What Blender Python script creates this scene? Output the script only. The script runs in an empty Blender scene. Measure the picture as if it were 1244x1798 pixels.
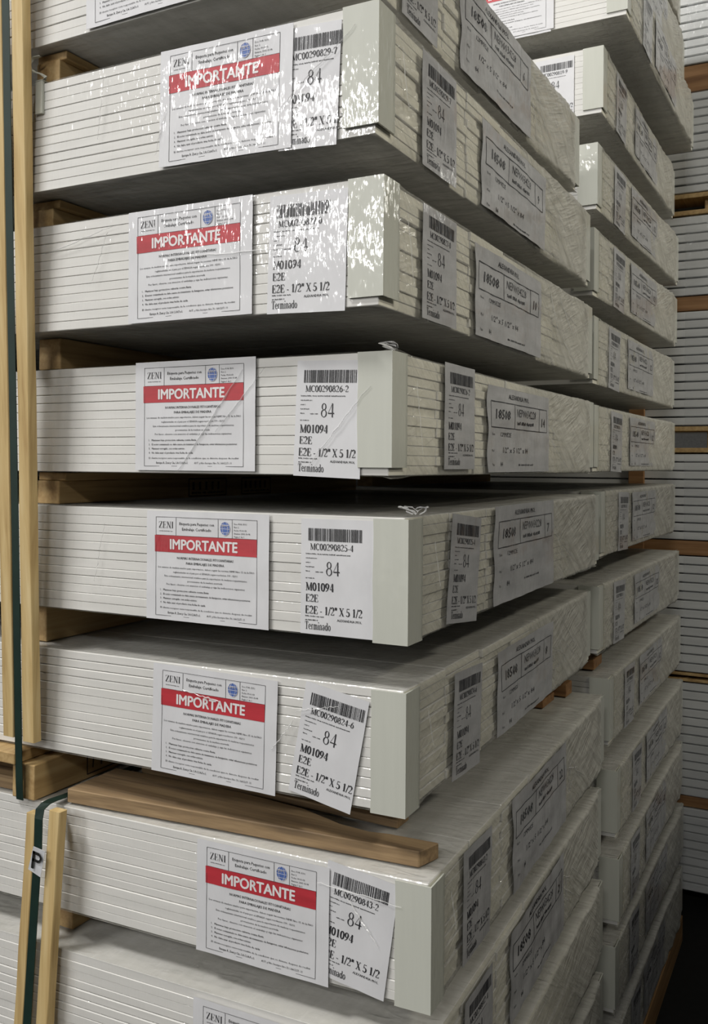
import bpy, bmesh, math, random
from mathutils import Vector, Matrix, noise
random.seed(7)
scn = bpy.context.scene
COL = scn.collection
R = math.radians
ZC = 1.69                                    # height of the camera above the floor

# ------------------------------------------------------------------ camera
cam_data = bpy.data.cameras.new('camera')
cam = bpy.data.objects.new('camera', cam_data)
COL.objects.link(cam)
scn.camera = cam
cam.location = (0, 0, ZC)
cam.rotation_euler = (R(90.165), R(-0.40), R(23.707))
cam_data.sensor_fit = 'VERTICAL'
cam_data.sensor_height = 36.0
cam_data.lens = 36.0 * 1473.4 / 1798.0
cam_data.shift_x = -201.75 / 1798.0
cam_data.shift_y = -87.7 / 1798.0
cam_data.clip_start = 0.02
cam_data.clip_end = 60

# ------------------------------------------------------------------ world, lamps, exposure
scn.view_settings.view_transform = 'Standard'
scn.view_settings.look = 'None'
scn.view_settings.gamma = 1.0
scn.view_settings.use_curve_mapping = False
scn.view_settings.exposure = 0.0
w = bpy.data.worlds.new('hall_air')
scn.world = w
w.use_nodes = True
wnt = w.node_tree
bgn = wnt.nodes['Background']
wtc = wnt.nodes.new('ShaderNodeTexCoord')
wdot = wnt.nodes.new('ShaderNodeVectorMath')
wdot.operation = 'DOT_PRODUCT'
wdot.inputs[1].default_value = Vector((-0.66, -0.70, -0.26)).normalized()   # the lit main aisle lies this way
wnt.links.new(wtc.outputs['Generated'], wdot.inputs[0])
wmr = wnt.nodes.new('ShaderNodeMapRange')
wmr.interpolation_type = 'SMOOTHSTEP'
wmr.inputs['From Min'].default_value = 0.25
wmr.inputs['From Max'].default_value = 0.95
wmr.inputs['To Min'].default_value = 0.006
wmr.inputs['To Max'].default_value = 0.46
wnt.links.new(wdot.outputs['Value'], wmr.inputs['Value'])
bgn.inputs[0].default_value = (1.0, 0.97, 0.90, 1)
wnt.links.new(wmr.outputs[0], bgn.inputs[1])


def area(name, loc, target, sx, sy, power, col=(1, 1, 1)):
    d = bpy.data.lights.new(name, 'AREA')
    d.shape = 'RECTANGLE'
    d.size, d.size_y, d.energy, d.color = sx, sy, power, col
    o = bpy.data.objects.new(name, d)
    COL.objects.link(o)
    o.location = loc
    o.rotation_euler = (Vector(target) - Vector(loc)).to_track_quat('-Z', 'Y').to_euler()
    return o


area('high_bay_or_added_lamp', (-3.1, -1.35, 6.5), (-0.8, 1.0, 1.5), 1.2, 0.40, 235, (1.0, 0.985, 0.96))
area('high_bay_or_added_lamp', (-3.6, -3.8, 4.45), (-0.6, 0.95, 2.1), 1.2, 0.12, 55, (1.0, 0.985, 0.96))
area('high_bay_or_added_lamp', (-3.3, -3.8, 3.45), (-0.6, 0.95, 2.1), 1.2, 0.12, 36, (1.0, 0.985, 0.96))  # unseen lamp added to spread film glints over the upper front packs
area('high_bay_or_added_lamp', (1.7, 7.8, 4.4), (-0.4, 1.8, 1.9), 1.6, 0.35, 50, (1.0, 0.97, 0.90))  # unseen lamp added down the side aisle for sheen on the pack ends
area('high_bay_or_added_lamp', (-1.6, -7.0, 3.6), (-0.7, 1.0, 1.7), 1.4, 0.30, 40, (1.0, 0.985, 0.96))  # unseen lamp, placed so that the far film shows glints
area('high_bay_or_added_lamp', (1.3, 8.3, 2.9), (-0.4, 1.8, 1.7), 0.5, 0.5, 28, (1.0, 0.97, 0.90))  # second unseen lamp added for glints on the pack ends
area('high_bay_or_added_lamp', (0.9, -4.0, 5.0), (-0.4, 3.0, 1.8), 1.4, 0.30, 70, (1.0, 0.985, 0.95))  # unseen fill added to brighten the far stack
area('high_bay_or_added_lamp', (4.0, 0.4, 5.2), (-0.5, 1.2, 1.8), 1.2, 0.40, 80, (1.0, 0.95, 0.82))
area('high_bay_or_added_lamp', (8.0, 1.6, 5.2), (-0.5, 1.6, 1.8), 1.6, 0.40, 165, (1.0, 0.95, 0.82))


# ------------------------------------------------------------------ materials
def new_mat(name):
    m = bpy.data.materials.new(name)
    m.use_nodes = True
    nt = m.node_tree
    return m, nt, nt.nodes['Principled BSDF']


def N(nt, typ, **kw):
    n = nt.nodes.new(typ)
    for k, v in kw.items():
        setattr(n, k, v)
    return n


def mapped_noise(nt, coord, scale, detail=3.0, rough=0.55, loc=(0, 0, 0)):
    mp = N(nt, 'ShaderNodeMapping')
    mp.inputs['Scale'].default_value = scale
    mp.inputs['Location'].default_value = loc
    nt.links.new(coord, mp.inputs['Vector'])
    nz = N(nt, 'ShaderNodeTexNoise')
    nz.inputs['Scale'].default_value = 1.0
    nz.inputs['Detail'].default_value = detail
    nz.inputs['Roughness'].default_value = rough
    nt.links.new(mp.outputs[0], nz.inputs['Vector'])
    return nz.outputs['Fac']


def math_node(nt, op, a, b=None):
    m = N(nt, 'ShaderNodeMath', operation=op)
    for i, v in enumerate((a, b)):
        if v is None:
            continue
        if isinstance(v, (int, float)):
            m.inputs[i].default_value = v
        else:
            nt.links.new(v, m.inputs[i])
    return m.outputs[0]


def ramp(nt, fac, stops):
    r = N(nt, 'ShaderNodeValToRGB')
    els = r.color_ramp.elements
    while len(els) < len(stops):
        els.new(0.5)
    for e, (p, c) in zip(els, stops):
        e.position = p
        e.color = (*c, 1)
    nt.links.new(fac, r.inputs[0])
    return r.outputs[0]


def film_normal(nt, strength=0.5, dist=0.0011):
    """tight stretch film: fine vertical puckers plus broad wrinkles"""
    g = N(nt, 'ShaderNodeNewGeometry')
    a = mapped_noise(nt, g.outputs['Position'], (250, 250, 40), 1.2, 0.5)
    b = mapped_noise(nt, g.outputs['Position'], (64, 64, 26), 2.0, 0.5)
    s = math_node(nt, 'ADD', a, math_node(nt, 'MULTIPLY', b, 3.2))
    bp = N(nt, 'ShaderNodeBump')
    bp.inputs['Strength'].default_value = strength
    bp.inputs['Distance'].default_value = dist
    nt.links.new(s, bp.inputs['Height'])
    return bp.outputs[0]


def coat(nt, p, weight=0.8, rough=0.07, strength=0.5, dist=0.0011):
    p.inputs['Coat Weight'].default_value = weight
    p.inputs['Coat Roughness'].default_value = rough
    p.inputs['Coat IOR'].default_value = 1.5
    nt.links.new(film_normal(nt, strength, dist), p.inputs['Coat Normal'])


def mat_coated(name, col, var=0.06, rough=0.55, weight=0.8, strength=0.5, grain=(8, 8, 60)):
    m, nt, p = new_mat(name)
    g = N(nt, 'ShaderNodeNewGeometry')
    f = mapped_noise(nt, g.outputs['Position'], grain, 4.0, 0.6)
    lo = tuple(c * (1 - var) for c in col)
    hi = tuple(min(1, c * (1 + var)) for c in col)
    nt.links.new(ramp(nt, f, [(0.3, lo), (0.7, hi)]), p.inputs['Base Color'])
    p.inputs['Roughness'].default_value = rough
    if weight:
        coat(nt, p, weight, 0.07, strength)
    return m


M_BOARD = mat_coated('white_primed_board', (0.70, 0.69, 0.66), 0.05)
M_BOARDEND = mat_coated('board_end_grain', (0.80, 0.78, 0.68), 0.08, 0.65, 0.0)
M_GUARD = mat_coated('white_card', (0.55, 0.56, 0.50), 0.03, 0.6, 0.8, 0.5, (60, 60, 5))
M_PAPER = mat_coated('label_paper', (0.69, 0.69, 0.71), 0.04, 0.6, 0.8, 0.5, (25, 25, 18))
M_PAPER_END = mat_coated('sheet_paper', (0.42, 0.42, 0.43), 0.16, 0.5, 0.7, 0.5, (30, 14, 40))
M_INK = mat_coated('black_ink', (0.022, 0.022, 0.026), 0.05, 0.6, 0.8)
M_INKGREY = mat_coated('grey_ink', (0.15, 0.15, 0.16), 0.05, 0.6, 0.8)
M_RED = mat_coated('red_ink', (0.48, 0.032, 0.045), 0.15, 0.5, 0.8)
M_BLUE = mat_coated('blue_ink', (0.08, 0.15, 0.42), 0.1, 0.5, 0.8)
M_WHITEINK = mat_coated('white_print', (0.80, 0.77, 0.77), 0.02, 0.5, 0.8)


def mat_film(name, a_near, a_far, y_mid):
    """wrinkled stretch film: a milky see-through layer under a clear gloss; thicker where it is bunched at the far side"""
    m, nt, p = new_mat(name)
    out = nt.nodes['Material Output']
    tc = N(nt, 'ShaderNodeTexCoord')
    g = N(nt, 'ShaderNodeNewGeometry')
    co = tc.outputs['Object']
    diag0 = N(nt, 'ShaderNodeMapping')
    diag0.inputs['Rotation'].default_value = (R(38), 0, 0)
    nt.links.new(co, diag0.inputs['Vector'])
    streak = mapped_noise(nt, co, (26, 5, 60), 5.0, 0.65)
    broad = mapped_noise(nt, co, (5, 6, 9), 3.0, 0.6)
    fold = mapped_noise(nt, diag0.outputs[0], (6, 5, 60), 4.0, 0.6, (3, 1, 2))
    xyz = N(nt, 'ShaderNodeSeparateXYZ')
    nt.links.new(co, xyz.inputs[0])
    bunch = N(nt, 'ShaderNodeMapRange')
    bunch.interpolation_type = 'SMOOTHSTEP'
    bunch.inputs['From Min'].default_value = y_mid - .18
    bunch.inputs['From Max'].default_value = y_mid + .18
    bunch.inputs['To Min'].default_value = a_near
    bunch.inputs['To Max'].default_value = a_far
    yy = math_node(nt, 'ADD', xyz.outputs['Y'], math_node(nt, 'MULTIPLY', math_node(nt, 'SUBTRACT', broad, .5), .5))
    nt.links.new(yy, bunch.inputs['Value'])
    vary = math_node(nt, 'MULTIPLY', math_node(nt, 'SUBTRACT', math_node(nt, 'ADD', streak, fold), 1.0), .55)
    alpha = math_node(nt, 'ADD', bunch.outputs[0], vary)
    cl = N(nt, 'ShaderNodeClamp')
    cl.inputs['Min'].default_value = .05
    cl.inputs['Max'].default_value = .95
    nt.links.new(alpha, cl.inputs['Value'])
    nt.links.new(ramp(nt, fold, [(.3, (.575, .565, .51)), (.7, (.635, .625, .575))]), p.inputs['Base Color'])
    p.inputs['Roughness'].default_value = 0.5
    p.inputs['Specular IOR Level'].default_value = 0.0
    nt.links.new(cl.outputs[0], p.inputs['Alpha'])
    fine = mapped_noise(nt, g.outputs['Position'], (90, 90, 60), 2.0, 0.5)
    d1 = N(nt, 'ShaderNodeMapping')
    d1.inputs['Rotation'].default_value = (R(-20), 0, 0)
    nt.links.new(co, d1.inputs['Vector'])
    ra = mapped_noise(nt, diag0.outputs[0], (12, 6, 70), 2.0, 0.5)
    rb = mapped_noise(nt, d1.outputs[0], (12, 7, 55), 2.0, 0.5, (5, 5, 5))
    ridge = lambda q: math_node(nt, 'POWER', math_node(nt, 'SUBTRACT', 1.0, math_node(nt, 'ABSOLUTE', math_node(nt, 'MULTIPLY', math_node(nt, 'SUBTRACT', q, .5), 4.0))), 2.0)
    msk = N(nt, 'ShaderNodeMapRange')
    msk.inputs['From Min'].default_value = .38
    msk.inputs['From Max'].default_value = .62
    nt.links.new(mapped_noise(nt, co, (7, 7, 11), 2.0, 0.5, (9, 2, 4)), msk.inputs['Value'])
    diag = math_node(nt, 'ADD', math_node(nt, 'MULTIPLY', ridge(ra), msk.outputs[0]), math_node(nt, 'MULTIPLY', ridge(rb), math_node(nt, 'SUBTRACT', 1.0, msk.outputs[0])))
    h = math_node(nt, 'ADD', math_node(nt, 'MULTIPLY', fine, .35), math_node(nt, 'MULTIPLY', diag, .9))
    bp = N(nt, 'ShaderNodeBump')
    bp.inputs['Strength'].default_value = 0.7
    bp.inputs['Distance'].default_value = 0.0028
    nt.links.new(h, bp.inputs['Height'])
    nt.links.new(bp.outputs[0], p.inputs['Normal'])
    gl = N(nt, 'ShaderNodeBsdfGlossy')
    gl.inputs['Roughness'].default_value = 0.14
    nt.links.new(bp.outputs[0], gl.inputs['Normal'])
    fr = N(nt, 'ShaderNodeFresnel')
    fr.inputs['IOR'].default_value = 1.5
    nt.links.new(bp.outputs[0], fr.inputs['Normal'])
    mx = N(nt, 'ShaderNodeMixShader')
    nt.links.new(math_node(nt, 'MINIMUM', math_node(nt, 'MULTIPLY', fr.outputs[0], .75), .22), mx.inputs[0])
    nt.links.new(p.outputs[0], mx.inputs[1])
    nt.links.new(gl.outputs[0], mx.inputs[2])
    nt.links.new(mx.outputs[0], out.inputs['Surface'])
    return m


M_FILM = mat_film('stretch_film', .20, .74, .66)
M_FILM_REAR = mat_film('stretch_film_crumpled', .45, .75, .45)


def mat_crease():
    m, nt, p = new_mat('film_crease')
    p.inputs['Base Color'].default_value = (0.85, 0.85, 0.85, 1)
    p.inputs['Roughness'].default_value = 0.12
    p.inputs['Alpha'].default_value = 0.45
    return m


M_CREASE = mat_crease()


def mat_wood(name, axis, lo, mid, hi, rough=0.65, knots=(), weather=0.0):
    """sawn lumber, grain along the given local axis"""
    m, nt, p = new_mat(name)
    tc = N(nt, 'ShaderNodeTexCoord')
    co = tc.outputs['Object']
    info = N(nt, 'ShaderNodeObjectInfo')
    sc = [55, 55, 55]
    sc[axis] = 3.2
    fine = [240, 240, 240]
    fine[axis] = 9
    shift = N(nt, 'ShaderNodeVectorMath', operation='ADD')
    nt.links.new(co, shift.inputs[0])
    cmb = N(nt, 'ShaderNodeCombineXYZ')
    for i in range(3):
        nt.links.new(math_node(nt, 'MULTIPLY', info.outputs['Random'], 7.3 + 3 * i), cmb.inputs[i])
    nt.links.new(cmb.outputs[0], shift.inputs[1])
    co2 = shift.outputs[0]
    a = mapped_noise(nt, co2, sc, 4.0, 0.55)
    b = mapped_noise(nt, co2, fine, 2.0, 0.5)
    s = math_node(nt, 'ADD', math_node(nt, 'MULTIPLY', a, 0.8), math_node(nt, 'MULTIPLY', b, 0.2))
    colr = ramp(nt, s, [(0.30, lo), (0.5, mid), (0.68, hi)])
    for kx, ky, kz, r in knots:
        d = N(nt, 'ShaderNodeVectorMath', operation='DISTANCE')
        sq = N(nt, 'ShaderNodeMapping')
        scl = [1, 1, 1]
        scl[axis] = 0.55
        sq.inputs['Scale'].default_value = scl
        nt.links.new(co, sq.inputs['Vector'])
        nt.links.new(sq.outputs[0], d.inputs[0])
        d.inputs[1].default_value = [v * q for v, q in zip((kx, ky, kz), scl)]
        mr = N(nt, 'ShaderNodeMapRange')
        mr.inputs['From Min'].default_value = r
        mr.inputs['From Max'].default_value = r * 0.55
        dd = math_node(nt, 'ADD', d.outputs['Value'], math_node(nt, 'MULTIPLY', a, r * 0.5))
        nt.links.new(dd, mr.inputs['Value'])
        mx = N(nt, 'ShaderNodeMix', data_type='RGBA')
        nt.links.new(mr.outputs[0], mx.inputs['Factor'])
        nt.links.new(colr, mx.inputs[6])
        mx.inputs[7].default_value = (0.07, 0.028, 0.012, 1)
        colr = mx.outputs[2]
    nt.links.new(colr, p.inputs['Base Color'])
    p.inputs['Roughness'].default_value = rough
    bp = N(nt, 'ShaderNodeBump')
    bp.inputs['Strength'].default_value = 0.35
    bp.inputs['Distance'].default_value = 0.001
    nt.links.new(s, bp.inputs['Height'])
    nt.links.new(bp.outputs[0], p.inputs['Normal'])
    return m


PALE = ((0.40, 0.26, 0.10), (0.58, 0.42, 0.19), (0.68, 0.53, 0.28))
M_LATH = mat_wood('pale_pine', 2, *PALE)
M_LATH_KNOT = mat_wood('knotty_pine', 2, *PALE, knots=((0.012, 0.0, 0.225, 0.016), (0.01, 0, 0.19, 0.007)))
M_SPACER = mat_wood('sawn_spacer_wood', 1, (0.27, 0.16, 0.06), (0.42, 0.28, 0.12), (0.52, 0.37, 0.18))
M_PLANK = mat_wood('weathered_plank', 0, (0.10, 0.065, 0.035), (0.25, 0.165, 0.085), (0.38, 0.265, 0.14), 0.75)
M_BEARER = mat_wood('brown_bearer', 0, (0.16, 0.075, 0.028), (0.27, 0.14, 0.055), (0.36, 0.20, 0.09))
M_BEARER_Y = mat_wood('brown_bearer_deep', 1, (0.16, 0.085, 0.028), (0.27, 0.15, 0.055), (0.36, 0.21, 0.09))
M_STAMP = mat_coated('stamp_ink', (0.045, 0.02, 0.015), 0.1, 0.7, 0.0)


def mat_plain(name, col, rough, spec=0.5, weight=0.0):
    m, nt, p = new_mat(name)
    g = N(nt, 'ShaderNodeNewGeometry')
    f = mapped_noise(nt, g.outputs['Position'], (40, 40, 40), 3.0)
    nt.links.new(ramp(nt, f, [(0.3, tuple(c * 0.85 for c in col)), (0.7, tuple(c * 1.15 for c in col))]), p.inputs['Base Color'])
    p.inputs['Roughness'].default_value = rough
    p.inputs['Specular IOR Level'].default_value = spec
    return m


M_STRAP = mat_plain('green_strap_plastic', (0.007, 0.024, 0.018), 0.45)
M_STICKER = mat_plain('sticker_white', (0.62, 0.63, 0.66), 0.5)
M_STICKINK = mat_plain('sticker_black', (0.01, 0.01, 0.01), 0.5)
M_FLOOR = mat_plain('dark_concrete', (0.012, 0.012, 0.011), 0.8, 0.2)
M_FARBOARD = mat_coated('far_board', (0.60, 0.61, 0.60), 0.10, 0.5, 0.4, 0.4, (3, 6, 30))


# ------------------------------------------------------------------ helpers
def link(o, parent=None):
    COL.objects.link(o)
    if parent is not None:
        o.parent = parent
    return o


def mesh_of(name, bm, mats, smooth=False):
    me = bpy.data.meshes.new(name)
    bm.to_mesh(me)
    bm.free()
    for m in (mats if isinstance(mats, (list, tuple)) else [mats]):
        me.materials.append(m)
    if smooth:
        for p in me.polygons:
            p.use_smooth = True
    return me


def mesh_pydata(name, vf, mat):
    me = bpy.data.meshes.new(name)
    me.from_pydata([tuple(v) for v in vf[0]], [], vf[1])
    me.materials.append(mat)
    return me


def ob(name, me, parent=None, loc=(0, 0, 0), rot=(0, 0, 0)):
    o = bpy.data.objects.new(name, me)
    o.location = loc
    o.rotation_euler = rot
    return link(o, parent)


def tag(o, label, cat, group=None, kind=None):
    if label:
        o['label'] = label
    if cat:
        o['category'] = cat
    if group:
        o['group'] = group
    if kind:
        o['kind'] = kind
    return o


def root(name, loc, rz, label, cat, group=None):
    o = bpy.data.objects.new(name, None)
    o.empty_display_size = 0.05
    o.location = loc
    o.rotation_euler = (0, 0, rz)
    COL.objects.link(o)
    return tag(o, label, cat, group)


def box(bm, x0, x1, y0, y1, z0, z1, mat=0):
    vs = [bm.verts.new((x, y, z)) for x in (x0, x1) for y in (y0, y1) for z in (z0, z1)]
    out = []
    for f in ((0, 1, 3, 2), (4, 6, 7, 5), (0, 4, 5, 1), (2, 3, 7, 6), (0, 2, 6, 4), (1, 5, 7, 3)):
        fc = bm.faces.new([vs[i] for i in f])
        fc.material_index = mat
        out.append(fc)
    return vs, out


def bevelled_box(name, dims, mat, bev=0.002, rough_amp=0.0, cuts=0, centre=(0.5, 0.5, 0)):
    """box of the given size with softened arrises and, for sawn lumber, slightly uneven faces"""
    bm = bmesh.new()
    dx, dy, dz = dims
    box(bm, -dx * centre[0], dx * (1 - centre[0]), -dy * centre[1], dy * (1 - centre[1]), -dz * centre[2], dz * (1 - centre[2]))
    bmesh.ops.bevel(bm, geom=bm.edges[:], offset=bev, segments=2, affect='EDGES', profile=0.5)
    if cuts:
        ax = max(range(3), key=lambda i: dims[i])
        lo = -dims[ax] * centre[ax]
        for i in range(1, cuts):
            pt = [0, 0, 0]
            pt[ax] = lo + dims[ax] * i / cuts
            no = [0, 0, 0]
            no[ax] = 1
            bmesh.ops.bisect_plane(bm, geom=bm.verts[:] + bm.edges[:] + bm.faces[:], plane_co=pt, plane_no=no)
        for v in bm.verts:
            q = noise.noise_vector(Vector(v.co) * 9 + Vector((dims[0] * 31, 3, dims[2] * 17)))
            v.co += q * rough_amp
    return mesh_of(name, bm, mat)


def prism(name, poly, z0, z1, mat, bev=0.002):
    bm = bmesh.new()
    lo = [bm.verts.new((x, y, z0)) for x, y in poly]
    hi = [bm.verts.new((x, y, z1)) for x, y in poly]
    bm.faces.new(lo[::-1])
    bm.faces.new(hi)
    n = len(poly)
    for i in range(n):
        bm.faces.new((lo[i], lo[(i + 1) % n], hi[(i + 1) % n], hi[i]))
    bmesh.ops.recalc_face_normals(bm, faces=bm.faces[:])
    bmesh.ops.bevel(bm, geom=bm.edges[:], offset=bev, segments=1, affect='EDGES')
    return mesh_of(name, bm, mat)


def ribbon(name, pts, width, thick, mat, wdir=(1, 0, 0)):
    """flat band following pts, its width along wdir"""
    bm = bmesh.new()
    wv = Vector(wdir)
    prev = None
    P = [Vector(p) for p in pts]
    for i, p in enumerate(P):
        t = (P[min(i + 1, len(P) - 1)] - P[max(i - 1, 0)]).normalized()
        n = t.cross(wv).normalized()
        ww = wv - t * wv.dot(t)
        ww.normalize()
        ring = [bm.verts.new(p + ww * (sx * width / 2) + n * (sn * thick / 2)) for sx, sn in ((-1, -1), (1, -1), (1, 1), (-1, 1))]
        if prev:
            for k in range(4):
                bm.faces.new((prev[k], prev[(k + 1) % 4], ring[(k + 1) % 4], ring[k]))
        else:
            bm.faces.new(ring[::-1])
        prev = ring
    bm.faces.new(prev)
    bmesh.ops.recalc_face_normals(bm, faces=bm.faces[:])
    return mesh_of(name, bm, mat)


# ------------------------------------------------------------------ lettering (flat polygons in u, v)
def add_poly(acc, pts):
    i = len(acc[0])
    acc[0].extend(pts)
    acc[1].append(tuple(range(i, i + len(pts))))


def bar(acc, u0, v0, u1, v1):
    add_poly(acc, [(u0, v0), (u1, v0), (u1, v1), (u0, v1)])


def stroke_line(acc, a, b, wd):
    (x0, y0), (x1, y1) = a, b
    L = math.hypot(x1 - x0, y1 - y0) or 1
    nx, ny = -(y1 - y0) / L * wd / 2, (x1 - x0) / L * wd / 2
    add_poly(acc, [(x0 - nx, y0 - ny), (x1 - nx, y1 - ny), (x1 + nx, y1 + ny), (x0 + nx, y0 + ny)])


def arc(cx, cy, rx, ry, a0, a1, n=14):
    return [(cx + rx * math.cos(R(a0 + (a1 - a0) * i / n)), cy + ry * math.sin(R(a0 + (a1 - a0) * i / n))) for i in range(n + 1)]


SER = {   # roman letters drawn with a broad pen: advance, strokes (points, weight), feet (x, y, length)
    '0': (.62, [(arc(.31, .5, .21, .49, 0, 360, 24), 1)], []),
    '1': (.62, [([(.33, 0), (.33, 1)], 1), ([(.14, .84), (.33, .99)], .3)], [(.33, 0, .34)]),
    '2': (.62, [(arc(.30, .73, .19, .26, 165, -35), 1), ([(.46, .58), (.08, .05)], .4), ([(.07, .05), (.54, .05)], 1), ([(.52, .05), (.56, .2)], .3)], []),
    '3': (.62, [(arc(.29, .76, .17, .23, 160, -90), 1), (arc(.28, .27, .21, .27, 90, -160), 1)], []),
    '4': (.62, [([(.42, 1), (.05, .28)], .3), ([(.05, .28), (.58, .28)], 1), ([(.42, 0), (.42, 1)], 1)], []),
    '5': (.62, [([(.16, .95), (.52, .95)], 1), ([(.16, .97), (.13, .55)], .3), (arc(.27, .31, .23, .29, 125, -150), 1)], []),
    '6': (.62, [(arc(.32, .31, .20, .30, 0, 360, 20), 1), ([(.50, .98), (.30, .82), (.15, .56), (.12, .32)], .7)], []),
    '7': (.62, [([(.06, .95), (.55, .95)], 1), ([(.53, .95), (.24, 0)], .9), ([(.07, .95), (.05, .78)], .3)], []),
    '8': (.62, [(arc(.31, .75, .16, .23, 0, 360, 18), .9), (arc(.31, .27, .21, .26, 0, 360, 18), .9)], []),
    '9': (.62, [(arc(.30, .69, .20, .30, 0, 360, 20), 1), ([(.12, .02), (.32, .18), (.47, .44), (.50, .68)], .7)], []),
    'M': (.98, [([(.16, 0), (.16, 1)], .35), ([(.16, 1), (.48, .05)], 1), ([(.48, .05), (.80, 1)], .35), ([(.82, 0), (.82, 1)], 1)], [(.16, 0, .26), (.82, 0, .30), (.13, 1, .2), (.85, 1, .22)]),
    'C': (.74, [(arc(.41, .5, .31, .49, 48, 312, 20), 1), ([(.66, .98), (.66, .72)], .3)], []),
    'E': (.70, [([(.18, 0), (.18, 1)], 1), ([(.1, .975), (.6, .975)], .4), ([(.18, .51), (.46, .51)], .4), ([(.1, .025), (.63, .025)], .4), ([(.6, .98), (.6, .76)], .3), ([(.46, .66), (.46, .36)], .3), ([(.63, .02), (.64, .25)], .3)], []),
    'X': (.76, [([(.12, 1), (.62, 0)], 1), ([(.62, 1), (.12, 0)], .35)], [(.12, 0, .26), (.62, 0, .3), (.14, 1, .3), (.62, 1, .26)]),
    'Z': (.68, [([(.08, .975), (.58, .975)], .5), ([(.56, .97), (.10, .03)], 1), ([(.08, .025), (.6, .025)], .5), ([(.08, .97), (.07, .75)], .3), ([(.6, .02), (.62, .26)], .3)], []),
    'N': (.82, [([(.17, 0), (.17, 1)], .35), ([(.17, 1), (.66, 0)], 1), ([(.66, 0), (.66, 1)], .35)], [(.17, 0, .24), (.66, 1, .26), (.13, 1, .2)]),
    'I': (.42, [([(.21, 0), (.21, 1)], 1)], [(.21, 0, .3), (.21, 1, .3)]),
    'T': (.68, [([(.34, 0), (.34, 1)], 1), ([(.05, .975), (.63, .975)], .4), ([(.05, .97), (.04, .75)], .3), ([(.63, .97), (.64, .75)], .3)], [(.34, 0, .3)]),
    'e': (.52, [(arc(.27, .34, .19, .32, 5, 320), .8), ([(.1, .38), (.46, .38)], .4)], []),
    'r': (.42, [([(.15, 0), (.15, .66)], .8), (arc(.30, .46, .15, .2, 170, 60, 8), .7)], [(.15, 0, .24)]),
    'm': (.84, [([(.14, 0), (.14, .66)], .8), (arc(.27, .44, .14, .22, 170, 0, 8) + [(.41, 0)], .8), (arc(.55, .44, .14, .22, 170, 0, 8) + [(.69, 0)], .8)], [(.14, 0, .2), (.41, 0, .2), (.69, 0, .2)]),
    'i': (.30, [([(.15, 0), (.15, .66)], .8), ([(.15, .86), (.15, .97)], 1)], [(.15, 0, .22), (.12, .66, .12)]),
    'n': (.56, [([(.14, 0), (.14, .66)], .8), (arc(.28, .44, .15, .22, 170, 0, 8) + [(.43, 0)], .8)], [(.14, 0, .2), (.43, 0, .2)]),
    'a': (.50, [(arc(.22, .48, .14, .18, 160, 0, 8) + [(.36, .06), (.44, .02)], .8), (arc(.22, .18, .14, .17, 0, 360, 14), .7)], []),
    'd': (.56, [(arc(.25, .33, .17, .32, 0, 360, 18), .8), ([(.43, 0), (.43, 1)], .8)], [(.40, 1, .14), (.46, 0, .14)]),
    'o': (.54, [(arc(.27, .33, .18, .32, 0, 360, 18), .8)], []),
    '-': (.40, [([(.06, .32), (.34, .32)], 1.4)], []),
    '/': (.34, [([(.02, -.04), (.32, 1.02)], .5)], []),
    '"': (.42, [([(.13, .66), (.13, 1)], .9), ([(.29, .66), (.29, 1)], .9)], []),
    ' ': (.30, [], []),
    '.': (.28, [([(.12, .0), (.12, .1)], 1.2)], []),
}


def serif(acc, text, u, v, h, width=None, wt=0.15, thin=0.055):
    adv = sum(SER[c][0] for c in text)
    sx = (width / adv) if width else h
    x = 0.0
    for c in text:
        a, strokes, feet = SER[c]
        for pts, k in strokes:
            tk = wt * k * h / sx if False else wt * k
            for p, q in zip(pts[:-1], pts[1:]):
                X0, Y0 = u + (x + p[0]) * sx, v + p[1] * h
                X1, Y1 = u + (x + q[0]) * sx, v + q[1] * h
                hw = tk * h / 2
                tw = thin * h / 2 * (1.5 if k > .9 else 1)
                if abs(Y1 - Y0) > 1e-7:
                    add_poly(acc, [(X0 - hw, Y0), (X0 + hw, Y0), (X1 + hw, Y1), (X1 - hw, Y1)])
                if abs(X1 - X0) > 1e-7:
                    add_poly(acc, [(X0, Y0 - tw), (X1, Y1 - tw), (X1, Y1 + tw), (X0, Y0 + tw)])
        for fx, fy, fl in feet:
            yy = v + fy * h + (thin * h / 2 if fy < .5 else -thin * h / 2)
            stroke_line(acc, (u + (x + fx - fl / 2) * sx, yy), (u + (x + fx + fl / 2) * sx, yy), thin * h)
        x += a
    return x * sx


_font_cache = {}


def sans(acc, text, u, v, h, width=None, bold=0.0, shear=0.0, align=0.0, res=1):
    key = (text, shear, res)
    if key not in _font_cache:
        cu = bpy.data.curves.new('lettering', 'FONT')
        cu.body = text
        cu.size = 1.0
        cu.resolution_u = res
        cu.shear = shear
        o = bpy.data.objects.new('lettering', cu)
        me = bpy.data.meshes.new_from_object(o)
        vs = [(q.co.x, q.co.y) for q in me.vertices]
        fs = [tuple(p.vertices) for p in me.polygons]
        bpy.data.objects.remove(o)
        bpy.data.curves.remove(cu)
        bpy.data.meshes.remove(me)
        _font_cache[key] = (vs, fs)
    vs, fs = _font_cache[key]
    if not vs:
        return
    x0, x1 = min(p[0] for p in vs), max(p[0] for p in vs)
    sy = h / 0.70
    sx = width / (x1 - x0) if width else sy
    off = u - (x1 - x0) * sx * align
    shifts = [(0, 0)] if not bold else [(-bold, 0), (bold, 0), (0, bold * .7), (0, -bold * .7)]
    for du, dv in shifts:                       # heavy type: the outline printed a few times over
        i0 = len(acc[0])
        acc[0].extend([(off + (p[0] - x0 + du) * sx, v + (p[1] + dv) * sy) for p in vs])
        acc[1].extend([tuple(i + i0 for i in f) for f in fs])


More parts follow.
